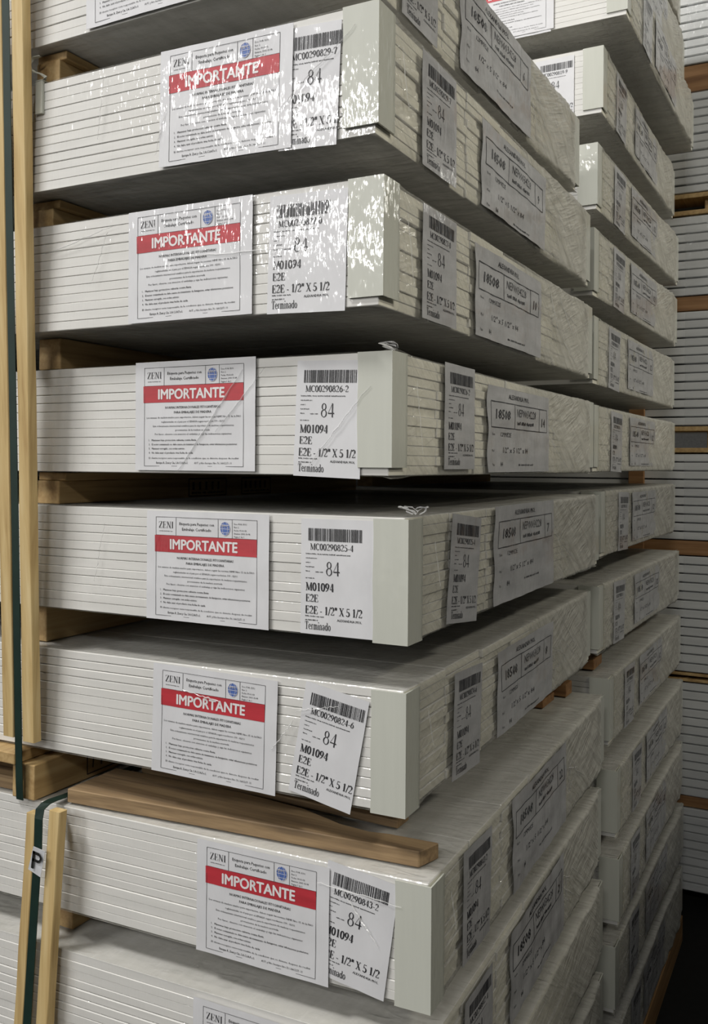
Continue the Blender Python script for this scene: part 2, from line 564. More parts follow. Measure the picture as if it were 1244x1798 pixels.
def frame_lines(acc, u0, v0, u1, v1, wd):
    bar(acc, u0, v0 - wd / 2, u1, v0 + wd / 2)
    bar(acc, u0, v1 - wd / 2, u1, v1 + wd / 2)
    bar(acc, u0 - wd / 2, v0, u0 + wd / 2, v1)
    bar(acc, u1 - wd / 2, v0, u1 + wd / 2, v1)


def smear(acc, u, v, h, width, seed):
    """words too small to read: a broken line of ink specks"""
    rn = random.Random(seed)
    x = u
    while x < u + width:
        wl = rn.uniform(1.5, 5) * h
        y = x
        while y < min(x + wl, u + width):
            t = rn.uniform(.25, .5) * h
            bar(acc, y, v + rn.uniform(0, .2) * h, y + t, v + h * rn.uniform(.6, .95))
            y += t + .22 * h
        x += wl + .7 * h


def wave(u, v, amp, k):
    return amp * (math.sin(u * 37 + v * 21 + k) * .5 + math.sin(v * 74 - u * 15 + 2.1 * k) * .35 + .35 * math.sin(u * 110 + k * 3)) + amp


def sheet(name, u0, v0, u1, v1, mat, off, amp, k, nu=28, nv=22, ragged=0.0):
    bm = bmesh.new()
    G = []
    for j in range(nv + 1):
        row = []
        for i in range(nu + 1):
            u = u0 + (u1 - u0) * i / nu
            v = v0 + (v1 - v0) * j / nv
            d = 0
            if ragged and i == 0:
                d = ragged * math.sin(v * 70 + k)
            row.append((bm.verts.new((u + d, v, off + wave(u, v, amp, k))), bm.verts.new((u + d, v, off - .0004 + wave(u, v, amp, k)))))
        G.append(row)
    for j in range(nv):
        for i in range(nu):
            bm.faces.new((G[j][i][0], G[j][i + 1][0], G[j + 1][i + 1][0], G[j + 1][i][0]))
            bm.faces.new((G[j][i][1], G[j + 1][i][1], G[j + 1][i + 1][1], G[j][i + 1][1]))
    return mesh_of(name, bm, mat, True)


def print_mesh(name, acc, mat, off, amp, k):
    return mesh_pydata(name, ([(u, v, off + wave(u, v, amp, k)) for u, v in acc[0]], acc[1]), mat)


def split_bar(acc, u0, v0, u1, v1, n=14):
    for i in range(n):
        bar(acc, u0 + (u1 - u0) * i / n, v0, u0 + (u1 - u0) * (i + 1) / n, v1)


# ------------------------------------------------------------------ label 1: certificate (origin: top left of its border)
CW, CH, CA, CK = 0.187, 0.148, 0.0006, 1.3


def build_certificate():
    d = {}
    d['sheet'] = sheet('certificate_label', -.018, -CH - .0065, CW + .021, .009, M_PAPER, 0.0, CA, CK)
    red = ([], [])
    split_bar(red, -.002, -.0525, CW + .0, -.0275)
    d['red'] = print_mesh('red_band', red, M_RED, .0004, CA, CK)
    wt = ([], [])
    sans(wt, 'IMPORTANTE', .0285, -.0475, .0148, .1240, .034, 0, 0, 3)
    d['imp'] = print_mesh('banner_lettering', wt, M_WHITEINK, .0008, CA, CK)
    k = ([], [])
    kb = ([], [])
    lw = .0006
    frame_lines(kb, 0, -CH, CW, 0, lw)
    bar(kb, 0, -.0275, CW, -.0270)
    for u in (.039, .117, .143):
        bar(kb, u - lw / 2, -.0275, u + lw / 2, 0)
    serif(k, 'ZENI', .0055, -.0165, .0100, .029, .16, .03)
    smear(k, .0065, -.0215, .0013, .026, 3)
    sans(k, 'Etiqueta para Paquetes con', .0775, -.0112, .0043, .064, .006, 0, .5)
    sans(k, 'Embalaje Certificado', .0775, -.0192, .0043, .054, .006, 0, .5)
    for i, t in enumerate(('Doc: FOR 15/11', 'Rev: 2', 'Fecha: 09-01-03', 'Emision: 2003 15-08', 'Pagina 1 de 1')):
        sans(k, t, .1465, -.0075 - i * .0046, .0024, None, .004)
    sans(k, 'NORMAS INTERNACIONALES FITOSANITARIAS', CW / 2, -.0622, .0036, .104, .010, 0, .5)
    sans(k, 'PARA EMBALAJES DE MADERA', CW / 2, -.0695, .0036, .070, .010, 0, .5)
    lines = [(-.0765, .178, 'Los envases de madera usados para exportacion, deben seguir las normas NIMF Nro 15 de la FAO'),
             (-.0830, .118, 'reglamentadas en el pais por el SENASA segun resolucion 199 - 02/11'),
             (-.0893, .152, 'Este ordenamiento internacional establece para la exportacion de maderas requerimientos'),
             (-.0955, .064, 'provenientes de la madera aserrada'),
             (-.1015, .144, 'Por favor, observe con atencion el embalaje y siga las indicaciones siguientes')]
    g = ([], [])
    for v, wd, t in lines:
        sans(g, t, CW / 2, v, .0027, wd, .006, 0, .5)
    for i, (wd, t) in enumerate(((.086, 'Mantener bajo proteccion cubierta contra lluvia'), (.160, 'El sector contaminado no debe usarse sin tratamiento de fumigacion, evitar infestaciones posteriores'),
                                 (.064, 'Mantener corregido, con orden estricto'), (.080, 'No debe usar el producto tras fecha de caida'))):
        v = -.1105 - i * .0063
        sans(k, '%d.' % (i + 1), .0090, v, .0027, None, .006)
        sans(k, t, .0150, v, .0028, wd, .012)
    sans(g, 'El cliente receptor sera responsable de la condicion que se detecte despues de recibir', .009, -.1372, .0026, .170, .006)
    sans(k, 'Enrique R. Zeni y Cia. S.A.C.I.A.F.e I.', .024, -.1445, .0031, .062, .014)
    sans(g, 'AUT. y Nro Inscripto Nro 76 / AACLST- 11', .098, -.1445, .0028, .068, .006)
    d['lines'] = print_mesh('border_lines', kb, M_INK, .0004, CA, CK)
    d['text'] = print_mesh('printed_text', k, M_INK, .0004, CA, CK)
    d['text2'] = print_mesh('fine_print', g, M_INKGREY, .0004, CA, CK)
    b = ([], [])
    add_poly(b, arc(.130, -.0135, .0088, .0100, 0, 360, 28)[:-1])
    d['globe'] = print_mesh('globe_emblem', b, M_BLUE, .0005, CA, CK)
    gw = ([], [])
    for rx in (.0088, .0048):
        p = arc(.130, -.0135, rx, .0100, 0, 360, 26)
        for a, c in zip(p[:-1], p[1:]):
            stroke_line(gw, a, c, .0004)
    for dv in (-.006, -.0005, .005):
        hw = .0088 * math.sqrt(max(0, 1 - (dv / .0100) ** 2))
        stroke_line(gw, (.130 - hw, -.0135 + dv), (.130 + hw, -.0135 + dv), .0005)
    sans(gw, 'IPPC', .130, -.0120, .0042, .0125, .02, 0, .5)
    d['globe2'] = print_mesh('emblem_linework', gw, M_WHITEINK, .0008, CA, CK)
    return d


CERT = build_certificate()


def place(name, me, parent, M):
    o = bpy.data.objects.new(name, me)
    COL.objects.link(o)
    o.parent = parent
    o.matrix_local = M
    return o


FRONT = Matrix(((1, 0, 0), (0, 0, -1), (0, 1, 0))).to_4x4()     # u -> x, v -> z, n -> -y
END = Matrix(((0, 0, 1), (1, 0, 0), (0, 1, 0))).to_4x4()        # u -> y, v -> z, n -> +x


def on_front(u, v, off, tilt=0):
    return Matrix.Translation((u, -off, v)) @ FRONT @ Matrix.Rotation(R(tilt), 4, 'Z')


def on_end(u, v, off, tilt=0):
    return Matrix.Translation((off, u, v)) @ END @ Matrix.Rotation(R(tilt), 4, 'Z')


I4 = Matrix.Identity(4)


def add_certificate(parent, u, v, tilt, off):
    s = place('certificate_label', CERT['sheet'], parent, on_front(u, v, off, tilt))
    s['label'] = 'white paper notice with a red banner reading IMPORTANTE'
    rb = place('red_band', CERT['red'], s, I4)
    rb['label'] = 'red banner across the notice'
    place('banner_lettering', CERT['imp'], s, I4)
    place('printed_text', CERT['text'], s, I4)
    place('border_lines', CERT['lines'], s, I4)
    place('fine_print', CERT['text2'], s, I4)
    g = place('globe_emblem', CERT['globe'], s, I4)
    g['label'] = 'round blue globe emblem'
    place('emblem_linework', CERT['globe2'], s, I4)


# ------------------------------------------------------------------ label 2: bar-coded pack ticket (origin: top left of the bars)
def build_ticket(code, k_, right, amp, off_mat=None, left=-.012):
    d = {}
    d['sheet'] = sheet('pack_ticket', left, -.1465, right, .013, off_mat or M_PAPER, 0, amp, k_, 20, 24)
    rn = random.Random(hash_code(code))
    b, bc = ([], []), ([], [])
    u = 0.0
    while u < .0855:
        wd = rn.choice((.0007, .0007, .0012, .0017))
        bar(bc, u, -.0175, min(u + wd, .086), 0)
        u += wd + rn.choice((.0006, .0006, .001, .0014))
    serif(b, code, .003, -.0300, .0088, .070, .17)
    smear(b, -.004, -.0365, .0020, .072, 5)
    for i, wd in enumerate((.020, .007, .014, .006)):
        smear(b, -.004, -.0425 - i * .0060, .0018, wd, 11 + i)
    smear(b, .012, -.0610, .0018, .012, 29)
    smear(b, -.004, -.0700, .0018, .014, 31)
    serif(b, '84', .0285, -.0645, .0190, .0235, .10)
    serif(b, 'M01094', -.004, -.0865, .0112, .046, .20)
    serif(b, 'E2E', -.004, -.1020, .0105, .021, .19)
    serif(b, 'E2E - 1/2" X 5 1/2', -.0045, -.1185, .0110, .092, .19)
    smear(b, -.004, -.1228, .0022, .030, 41)
    smear(b, -.004, -.1280, .0020, .020, 43)
    sans(b, 'ALEXANDRIA MOL', .0475, -.1262, .0032, .039, .012)
    serif(b, 'Terminado', -.0045, -.1400, .0108, .042, .12)
    d['ink'] = print_mesh('printed_text', b, M_INK, .0004, amp, k_)
    d['bars'] = print_mesh('bar_code', bc, M_INK, .0004, amp, k_)
    return d


def hash_code(s):
    h = 7
    for c in s:
        h = (h * 31 + ord(c)) % 100003
    return h


def add_ticket(parent, d, M):
    s = place('pack_ticket', d['sheet'], parent, M)
    s['label'] = 'white pack ticket with bar code'
    place('printed_text', d['ink'], s, I4)
    place('bar_code', d['bars'], s, I4)
    return s


# ------------------------------------------------------------------ label 3: order sheet on the pack end (origin: top left of the box)
def build_order(num, k_, drop=.113):
    amp = .0016
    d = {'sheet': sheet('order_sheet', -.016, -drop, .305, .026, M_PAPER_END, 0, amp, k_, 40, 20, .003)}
    b, tl = ([], []), ([], [])
    for i in range(12):
        a0, a1 = .29 * i / 12, .29 * (i + 1) / 12
        bar(tl, a0, -.0008, a1, .0008)
        bar(tl, a0, -.0448, a1, -.0432)
    for u in (0, .108, .245, .29):
        for j in range(4):
            bar(tl, u - .0008, -.011 * (j + 1), u + .0008, -.011 * j)
    d['heads'] = []
    for nm, args in (('sheet_title', ('ALEXANDRIA MOL', .08, .008, .0085, .105, .02, .1)), ('order_number', ('18508', .022, -.029, .0165, .064, .025, .08)),
                     ('order_code', ('NEP00034228', .122, -.021, .0145, .100, .0, .1)), ('pack_number', (num, .267, -.034, .0165, None, .02, .1, .5))):
        q = ([], [])
        sans(q, *args)
        if nm == 'order_code':
            smear(q, .124, -.036, .0075, .09, 3)
        d['heads'].append((nm, print_mesh(nm, q, M_INK, .0005, amp, k_)))
    sans(b, 'Nom', .006, -.058, .0045)
    sans(b, '12MM/E2E', .042, -.059, .0075, .05, 0, .1)
    sans(b, 'Med', .006, -.086, .0045)
    sans(b, '1/2" x 5 1/2" x 84', .055, -.087, .0095, .125, 0, .1)
    sans(b, 'Pzas', .006, -.110, .0045)
    sans(b, '84', .042, -.111, .0085)
    smear(b, .13, -.110, .004, .08, 8)
    d['ink'] = print_mesh('printed_text', b, M_INK, .0005, amp, k_)
    d['lines'] = print_mesh('table_lines', tl, M_INK, .0005, amp, k_)
    return d


def add_order(parent, d, M):
    s = place('order_sheet', d['sheet'], parent, M)
    s['label'] = 'grey order sheet with a boxed number row'
    place('table_lines', d['lines'], s, I4)
    for nm, me in d['heads']:
        place(nm, me, s, I4)
    place('printed_text', d['ink'], s, I4)


# ------------------------------------------------------------------ board packs
H, W, LEN = 0.165, 0.98, 3.0
ROWS, LAYERS = 7, 12
BD, BH = W / ROWS, H / LAYERS


def build_board(seed):
    rn = random.Random(seed)
    bm = bmesh.new()
    gap, ch = ((.0003, .0009), (.0006, .0013), (.0002, .0004))[seed % 3]
    box(bm, -LEN, 0, .0006, BD - .0008, gap / 2, BH - gap / 2)
    for f in bm.faces:
        if f.calc_center_median().x > -1e-4:
            f.material_index = 1
    bmesh.ops.bevel(bm, geom=[e for e in bm.edges], offset=ch, segments=1, affect='EDGES')
    bmesh.ops.recalc_face_normals(bm, faces=bm.faces[:])
    return mesh_of('board', bm, [M_BOARD, M_BOARDEND])


BOARDS = [build_board(i) for i in range(3)]


def build_board_block(seed):
    rn = random.Random(seed)
    bm = bmesh.new()
    for r in range(ROWS):
        for l in range(LAYERS):
            g = rn.choice((.0004, .0006, .0012))
            e = rn.uniform(-.005, 0)
            _, fs = box(bm, -LEN, e, r * BD + .0006, (r + 1) * BD - .0008, l * BH + g / 2, (l + 1) * BH - g / 2)
            fs[1].material_index = 1
    bmesh.ops.recalc_face_normals(bm, faces=bm.faces[:])
    return mesh_of('board_block', bm, [M_BOARD, M_BOARDEND])


BLOCKS = [build_board_block(i) for i in range(2)]


def build_wrap(seed, rough=1.0, mat=None):
    """stretch film over the top, round the end and under the pack"""
    so = Vector((seed * 13.7, seed * 5.1, seed * 3.3))
    prof = []                                           # x, z, nx, nz
    xs = [-LEN, -2.2, -1.6, -1.2, -.95, -.8, -.68, -.58, -.5, -.43, -.36, -.3, -.25, -.2, -.16, -.12, -.085, -.055, -.03, -.012]
    for x in xs:
        prof.append((x, H, 0, 1))
    for a in (70, 45, 20):
        prof.append((-.003 + .003 * math.cos(R(a)), H - .003 + .003 * math.sin(R(a)), math.cos(R(a)), math.sin(R(a))))
    nz = 16
    for i in range(nz + 1):
        prof.append((0, H - .006 - (H - .012) * i / nz, 1, 0))
    for a in (-20, -45, -70):
        prof.append((-.003 + .003 * math.cos(R(a)), .003 + .003 * math.sin(R(a)), math.cos(R(a)), math.sin(R(a))))
    for x in xs[::-1]:
        prof.append((x, 0, 0, -1))
    ny = 84
    bm = bmesh.new()
    grid = []
    y0, y1 = .0, W
    for j in range(ny + 1):
        y = y0 + (y1 - y0) * j / ny
        row = []
        for (x, z, nx, nz_) in prof:
            endness = max(0.0, 1 + x / .35)
            q = Vector((x * 5, y * 6, z * 5))
            ridg = 1 - abs(noise.noise(Vector((y * 16 + z * 20, z * 6 - y * 3, x * 9)) + so))
            r2 = 1 - abs(noise.noise(Vector((y * 34 - z * 44, z * 11, x * 21)) + so * 2))
            big = noise.noise(q + so)
            far = min(1.0, max(0.0, (y - .6) / .35))
            far *= 1 - min(1.0, max(0.0, (y - (W - .085)) / .05))
            amp = (.0006 + .0014 * endness + .0085 * endness * far) * rough
            if abs(nz_) > .5:
                amp *= .35
            d = .0008 + amp * (.45 * ridg ** 3 + .35 * r2 ** 3 + .45 * (big + .5))
            if nz_ < -.5:
                d = .0008 + (d - .0008) * .6
            # film passes over the corner guards at both sides of the end
            if nx > .3:
                cg = max(0.0, 1 - max(0, y - .03) / .03, 1 - max(0, (W - .032) - y) / .03)
                d += .0032 * min(1, cg)
            row.append(bm.verts.new((x + nx * d, y, z + nz_ * d)))
        grid.append(row)
    n = len(prof)
    i_end0, i_end1 = len(xs) + 3, len(xs) + 3 + nz
    for j in range(ny):
        yc = y0 + (y1 - y0) * (j + .5) / ny
        for i in range(n - 1):
            if i_end0 - 3 <= i < i_end1 + 3 and (yc < .036 or yc > W - .032):
                continue                                 # the guards stay bare here
            bm.faces.new((grid[j][i], grid[j][i + 1], grid[j + 1][i + 1], grid[j + 1][i]))
    loose = [v for v in bm.verts if not v.link_faces]
    bmesh.ops.delete(bm, geom=loose, context='VERTS')
    return mesh_of('stretch_wrap', bm, mat or M_FILM, True)


WRAPS = [build_wrap(i, 1.0) for i in range(3)]
WRAPS_REAR = [build_wrap(10 + i, 1.5, M_FILM_REAR) for i in range(3)]


def build_guard(rear=False, long_front=.050, long_end=.040, z0=.011, z1=.1655):
    t = .003
    bm = bmesh.new()
    if not rear:
        pts = [(-long_front, -t), (t, -t), (t, long_end), (.0004, long_end), (.0004, -.0004), (-long_front, -.0004)]
    else:
        pts = [(.0004, W - .038), (t, W - .038), (t, W + t), (-long_front, W + t), (-long_front, W + .0004), (.0004, W + .0004)]
    nz = 8
    rings = []
    for k in range(nz + 1):
        z = z0 + (z1 - z0) * k / nz
        rings.append([bm.verts.new((x + (.0006 * math.sin(z * 60) if abs(x) > .02 else 0), y, z)) for x, y in pts])
    m = len(pts)
    for k in range(nz):
        for i in range(m):
            bm.faces.new((rings[k][i], rings[k][(i + 1) % m], rings[k + 1][(i + 1) % m], rings[k + 1][i]))
    for r in (rings[0], rings[-1]):
        bm.faces.new(r[:3] + [r[3], r[4], r[5]])
    bmesh.ops.recalc_face_normals(bm, faces=bm.faces[:])
    return mesh_of('corner_guard', bm, M_GUARD)


GUARD = build_guard()
GUARD_LOW = build_guard(z0=-.003, z1=.163)
GUARD_REAR = build_guard(True)


def build_creases(seed, lines):
    """raised folds of film lying across the long side"""
    rn = random.Random(seed)
    bm = bmesh.new()
    for (u0, v0, u1, v1, wd) in lines:
        n = 16
        prev = None
        for i in range(n + 1):
            t = i / n
            u = u0 + (u1 - u0) * t + rn.uniform(-.0012, .0012)
            v = v0 + (v1 - v0) * t + rn.uniform(-.0012, .0012)
            L = math.hypot(u1 - u0, v1 - v0)
            nx, nv = -(v1 - v0) / L, (u1 - u0) / L
            ww = wd * (.35 + .65 * math.sin(math.pi * t)) * rn.uniform(.5, 1.2)
            hh = .0045 + ww * .6
            cur = [bm.verts.new((u - nx * ww, -.0042, v - nv * ww)), bm.verts.new((u, -hh, v)), bm.verts.new((u + nx * ww, -.0042, v + nv * ww))]
            if prev:
                bm.faces.new((prev[0], cur[0], cur[1], prev[1]))
                bm.faces.new((prev[1], cur[1], cur[2], prev[2]))
            prev = cur
    return mesh_of('film_crease', bm, M_CREASE)


def build_tuft(seed, s=.02):
    """twisted end of film sticking up"""
    rn = random.Random(seed)
    bm = bmesh.new()
    for k in range(5):
        a = rn.uniform(0, 6.28)
        prev = None
        n = 9
        for i in range(n + 1):
            t = i / n
            rr = s * (.2 + 1.1 * math.sin(t * 3.0)) * (1 + .3 * rn.uniform(-1, 1))
            p = Vector((rr * math.cos(a + t * 2.2), .5 * rr * math.sin(a + t * 2.2), s * .55 * math.sin(t * math.pi) + .0015))
            off = Vector((rn.uniform(-1, 1), rn.uniform(-1, 1), rn.uniform(.2, 1))) * s * .12
            cur = (bm.verts.new(p), bm.verts.new(p + off))
            if prev:
                bm.faces.new((prev[0], cur[0], cur[1], prev[1]))
            prev = cur
    return mesh_of('film_tuft', bm, M_CREASE, True)


# front stack: x, y, z (of the near lower corner, z from the camera height), turn
FRONT_STACK = [
    (-.5684, .9006, .6359, -.01347), (-.5301, .9146, .4158, .00166), (-.5325, .9340, .2033, -.00168), (-.5390, .9714, -.0160, -.00242),
    (-.5175, .9792, -.2362, .00651), (-.5251, .9902, -.4681, .02126), (-.4842, .9870, -.7152, .02633), (-.4864, .9705, -.9317, .02552),
    (-.4870, .9740, -1.151, .0200), (-.4900, .9760, -1.371, .0150), (-.4880, .9750, -1.592, .0150)]
FRONT_LABELS = [
    'topmost white board pack of the front stack, cut off by the picture top',
    'second white board pack from the top of the front stack, guard full of glints',
    'third white board pack from the top of the front stack, guard with torn end',
    'fourth white board pack of the front stack, just above the dark gap',
    'fifth white board pack of the front stack, directly under the dark gap',
    'sixth white board pack of the front stack, right above the loose brown plank',
    'white board pack with the loose brown plank lying on its top',
    'white board pack under the one that carries the plank, its top edge brightly lit',
    'ninth white board pack of the front stack, only its dark end in view',
    'second lowest white board pack of the front stack, at the bottom picture edge',
    'lowest white board pack of the front stack, on the floor bearers']
CODES = ['MC00290830-5', 'MC00290829-7', 'MC00290827-0', 'MC00290826-2', 'MC00290825-4', 'MC00290824-6', 'MC00290843-2', 'MC00290842-4']
# certificate u, v, tilt ; ticket u, v, tilt, right edge
CERTS = {0: (-.433, .157, 0), 1: (-.3335, .1565, -1.0), 2: (-.4105, .1555, 0), 3: (-.4262, .1585, 0), 4: (-.4265, .1540, 0), 5: (-.4083, .1540, -1.2), 6: (-.3585, .1525, -.4), 7: (-.3471, .1480, -.4)}
TICKS = {0: (-.14, .145, 0, .088), 1: (-.131, .1425, -2.5, .078), 2: (-.163, .1450, -1.5, .112), 3: (-.1365, .1450, -2, .095), 4: (-.1539, .1468, 0, .104), 5: (-.1440, .1490, -10.5, .090), 6: (-.1437, .1560, -8, .098), 7: (-.14, .145, -4, .095)}
ENDTICK = {0: (.150, .142, 0), 1: (.1314, .1435, 0), 2: (.1195, .1460, 0), 3: (.170, .1550, 0), 4: (.147, .1500, -7), 5: (.1706, .1400, -3), 6: (.120, .150, -2), 7: (.150, .145, 0)}
ENDORD = {0: ('6', .345, .135), 1: ('9', .3404, .117), 2: ('10', .2998, .123), 3: ('14', .334, .124), 4: ('7', .3143, .141), 5: ('8', .3536, .122), 6: ('22', .330, .135), 7: ('21', .345, .130)}
CREASES = {1: [(-.47, .06, -.46, .15, .0016), (-.15, .05, -.03, .14, .0013), (-.36, .02, -.34, .09, .0015)],
           2: [(-.6, .12, -.45, .15, .0015), (-.35, .09, -.12, .085, .0012), (-.5, .07, -.47, .14, .0013)],
           3: [(-.36, .002, -.24, .150, .0019), (-.13, .01, -.03, .12, .0013), (-.29, .06, -.20, .152, .0012)],
           4: [(-.55, .05, -.53, .14, .0012)],
           5: [(-.37, .128, -.30, .118, .0015), (-.21, .06, -.17, .11, .0013), (-.17, .12, -.10, .135, .0010)],
           6: [(-.17, .138, -.04, .13, .0013), (-.13, .135, -.075, .07, .0014), (-.70, .132, -.66, .126, .0012)]}

for i, (x, y, z, a) in enumerate(FRONT_STACK):
    r = root('board_pack', (x, y, z + ZC), a, FRONT_LABELS[i], 'board pack', 'packs of the front stack')
    if i < 8:
        rn = random.Random(40 + i)
        for row in range(ROWS):
            for l in range(LAYERS):
                bo = bpy.data.objects.new('board', BOARDS[rn.choice((0, 0, 1, 2))])
                COL.objects.link(bo)
                bo.parent = r
                bo.location = (rn.uniform(-.006, 0), row * BD + (rn.uniform(0, .0012) if row == 0 else 0), l * BH)
    else:
        ob('board_block', BLOCKS[i % 2], r)
    ob('stretch_wrap', WRAPS[i % 3], r)['label'] = 'wrinkled clear stretch film'
    ob('corner_guard', GUARD_LOW if i in (4, 5, 6) else GUARD, r)['label'] = 'white card guard on the near corner'
    ob('corner_guard', GUARD_REAR, r)['label'] = 'white card guard on the far corner'
    if i in CERTS:
        u, v, t = CERTS[i]
        add_certificate(r, u, v, t, .0024)
        u, v, t, rt = TICKS[i]
        add_ticket(r, build_ticket(CODES[i], 2.0 + i, rt, .0005), on_front(u, v, .0010, t))
        u, v, t = ENDTICK[i]
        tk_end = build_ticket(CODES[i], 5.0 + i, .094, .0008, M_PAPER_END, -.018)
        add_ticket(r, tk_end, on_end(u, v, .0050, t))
        num, u, v = ENDORD[i]
        add_order(r, build_order(num, i * 1.7, v - .003), on_end(u, v, .0042))
    if i in CREASES:
        for q, cr in enumerate(CREASES[i]):
            ob('film_crease', build_creases(i * 7 + q, [cr]), r)
    if i < 8:
        rn = random.Random(700 + i)
        for q in range(5):
            u0 = rn.uniform(.60, .74) if q < 4 else rn.uniform(.05, .075)
            ln = rn.uniform(.06, .17) if q < 4 else .02
            v0 = rn.uniform(.07, .155) if q < 4 else .13
            v1 = max(.012, v0 - rn.uniform(.03, .11))
            ob('film_crease', build_creases(900 + i * 9 + q, [(u0, v0, min(u0 + ln, .92), v1, rn.uniform(.0010, .0020))]), r, (0, 0, 0), (0, 0, R(90)))
    if i in (3, 4):
        ob('film_tuft', build_tuft(i, .018), r, (-.004 if i == 3 else .003, .02, H + .002))

# rear stack
REAR_STACK = [
    (-.530, 2.045, 1.560, -.008), (-.515, 2.045, 1.335, -.008),
    (-.4794, 2.0371, 1.1096, -.00686), (-.5404, 2.0432, .8805, -.00207), (-.5560, 2.0527, .6443, -.03165), (-.5523, 2.0122, .4202, -.0316),
    (-.5501, 2.0065, .2016, -.02184), (-.5542, 2.0280, -.0151, -.02504), (-.5472, 2.0739, -.2315, -.0122), (-.5362, 2.0169, -.4634, -.02669),
    (-.5187, 2.0606, -.6983, -.00797), (-.4993, 2.0644, -.9264, .00304), (-.4956, 2.0769, -1.1503, .00874), (-.5039, 2.0756, -1.3708, -.00528),
    (-.5000, 2.0700, -1.5920, 0.0)]
RL = ['shrink-wrapped board pack highest in the rear stack, only a tip at the top edge',
      'second highest board pack of the rear stack, cut by the top edge at right',
      'third rear board pack from the top, its front notice cut by the picture top',
      'fourth board pack from the top of the rear stack, front ticket reading 84 in view',
      'fifth rear board pack from the top, narrow bright guard beside the front stack',
      'sixth rear board pack from the top, bar code sheet under crumpled film',
      'seventh board pack from the top of the rear stack, just above eye level',
      'eighth rear board pack from the top, over the dark gap at eye level',
      'ninth rear board pack from the top, under the dark gap at eye level',
      'tenth board pack from the top of the rear stack, grey guard next to front stack',
      'eleventh board pack from the top of the rear stack, beside the small rear planks',
      'twelfth board pack from the top of the rear stack, dim and loosely wrapped',
      'thirteenth board pack from the top of the rear stack, low in the dark',
      'second lowest board pack of the rear stack, pale guard near the picture bottom',
      'lowest board pack of the rear stack, on the brown bearer at the dark floor']
order_rear = build_order('12', 3.3)
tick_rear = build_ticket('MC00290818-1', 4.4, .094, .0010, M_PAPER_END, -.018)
front_tick = build_ticket('MC00290819-9', 6.1, .090, .0005)
for i, (x, y, z, a) in enumerate(REAR_STACK):
    r = root('board_pack', (x, y, z + ZC), a, RL[i], 'board pack', 'packs of the rear stack')
    ob('board_block', BLOCKS[i % 2], r)
    ob('stretch_wrap', WRAPS_REAR[i % 3], r)['label'] = 'crumpled clear stretch film'
    ob('corner_guard', GUARD, r)['label'] = 'white card guard on the near corner'
    ob('corner_guard', GUARD_REAR, r)['label'] = 'white card guard on the far corner'
    add_ticket(r, tick_rear, on_end(.15 + .02 * (i % 3), .146, .0032, -2))
    add_order(r, order_rear, on_end(.34 + .02 * (i % 2), .128, .0026))
    if i in (2, 3):
        add_certificate(r, -.395, .157, 0, .0024)
        add_ticket(r, front_tick, on_front(-.163 if i == 3 else -.285, .143, .0010, 0))

# ------------------------------------------------------------------ lumber between the packs
def lumber(name, dims, loc, mat, label, cat, group=None, rz=0, amp=.0006, cuts=10, centre=(.5, 0, 0), bev=.0018):
    o = ob(name, bevelled_box(name, dims, mat, bev, amp, cuts, centre), None, loc, (0, 0, rz))
    return tag(o, label, cat, group)


SG = 'spacers between the front packs'
gapz = [(FRONT_STACK[i + 1][2] + H, FRONT_STACK[i][2]) for i in range(10)]
SP_X = [-1.125, -1.160, -1.185, -1.195, -1.235, None, -1.165, -1.17, -1.17, -1.17]
SP_L = ['short end of brown spacer lumber under the topmost front pack, beside the lath',
        'brown spacer lumber under the second pack of the front stack, beside the lath',
        'brown spacer lumber under the third pack of the front stack, running into shadow',
        'stamped brown spacer lumber in the dark eye-level gap of the front stack',
        'pale spacer lumber under the fifth front pack, close to the knotty lath',
        None,
        'yellowish spacer lumber under the pack that carries the loose plank',
        'spacer lumber under the eighth pack of the front stack',
        'spacer lumber under the ninth pack of the front stack',
        'spacer lumber under the tenth pack of the front stack']
for i, (z0, z1) in enumerate(gapz):
    if SP_X[i] is None:
        continue
    y0 = max(FRONT_STACK[i][1], FRONT_STACK[i + 1][1]) + .012
    h = z1 - z0 - .0034
    slat = i in (0, 1, 3)
    hs = h - (.0135 if slat else 0)
    s = lumber('wooden_spacer', (.05, .93, hs), (SP_X[i], y0, z0 + .0017 + ZC), M_SPACER, SP_L[i], 'spacer', SG)
    if slat:
        lumber('wooden_shim', (.062, .92, .0130), (SP_X[i] + .004, y0 + .004, z0 + .0017 + hs + .0002 + ZC), M_SPACER,
               'thin wooden shim on the spacer under the %s front pack' % ('topmost', 'second', '', 'fourth')[i], 'shim', 'thin shims on the spacers')
    if i == 3:      # ink stamps on its side
        for k, (ys, ln) in enumerate(((.30, .11), (.46, .10))):
            acc = ([], [])
            frame_lines(acc, 0, 0, ln, .034, .0022)
            for q in range(5):
                bar(acc, .010 + q * ln / 6, .012, .016 + q * ln / 6, .028)
            smear(acc, .008, .004, .005, ln - .016, 60 + k)
            st = mesh_pydata('ink_stamp', ([(.0262, ys + u, .003 + v) for u, v in acc[0]], acc[1]), M_STAMP)
            ob('ink_stamp', st, s)['label'] = 'dark box-shaped ink stamp'

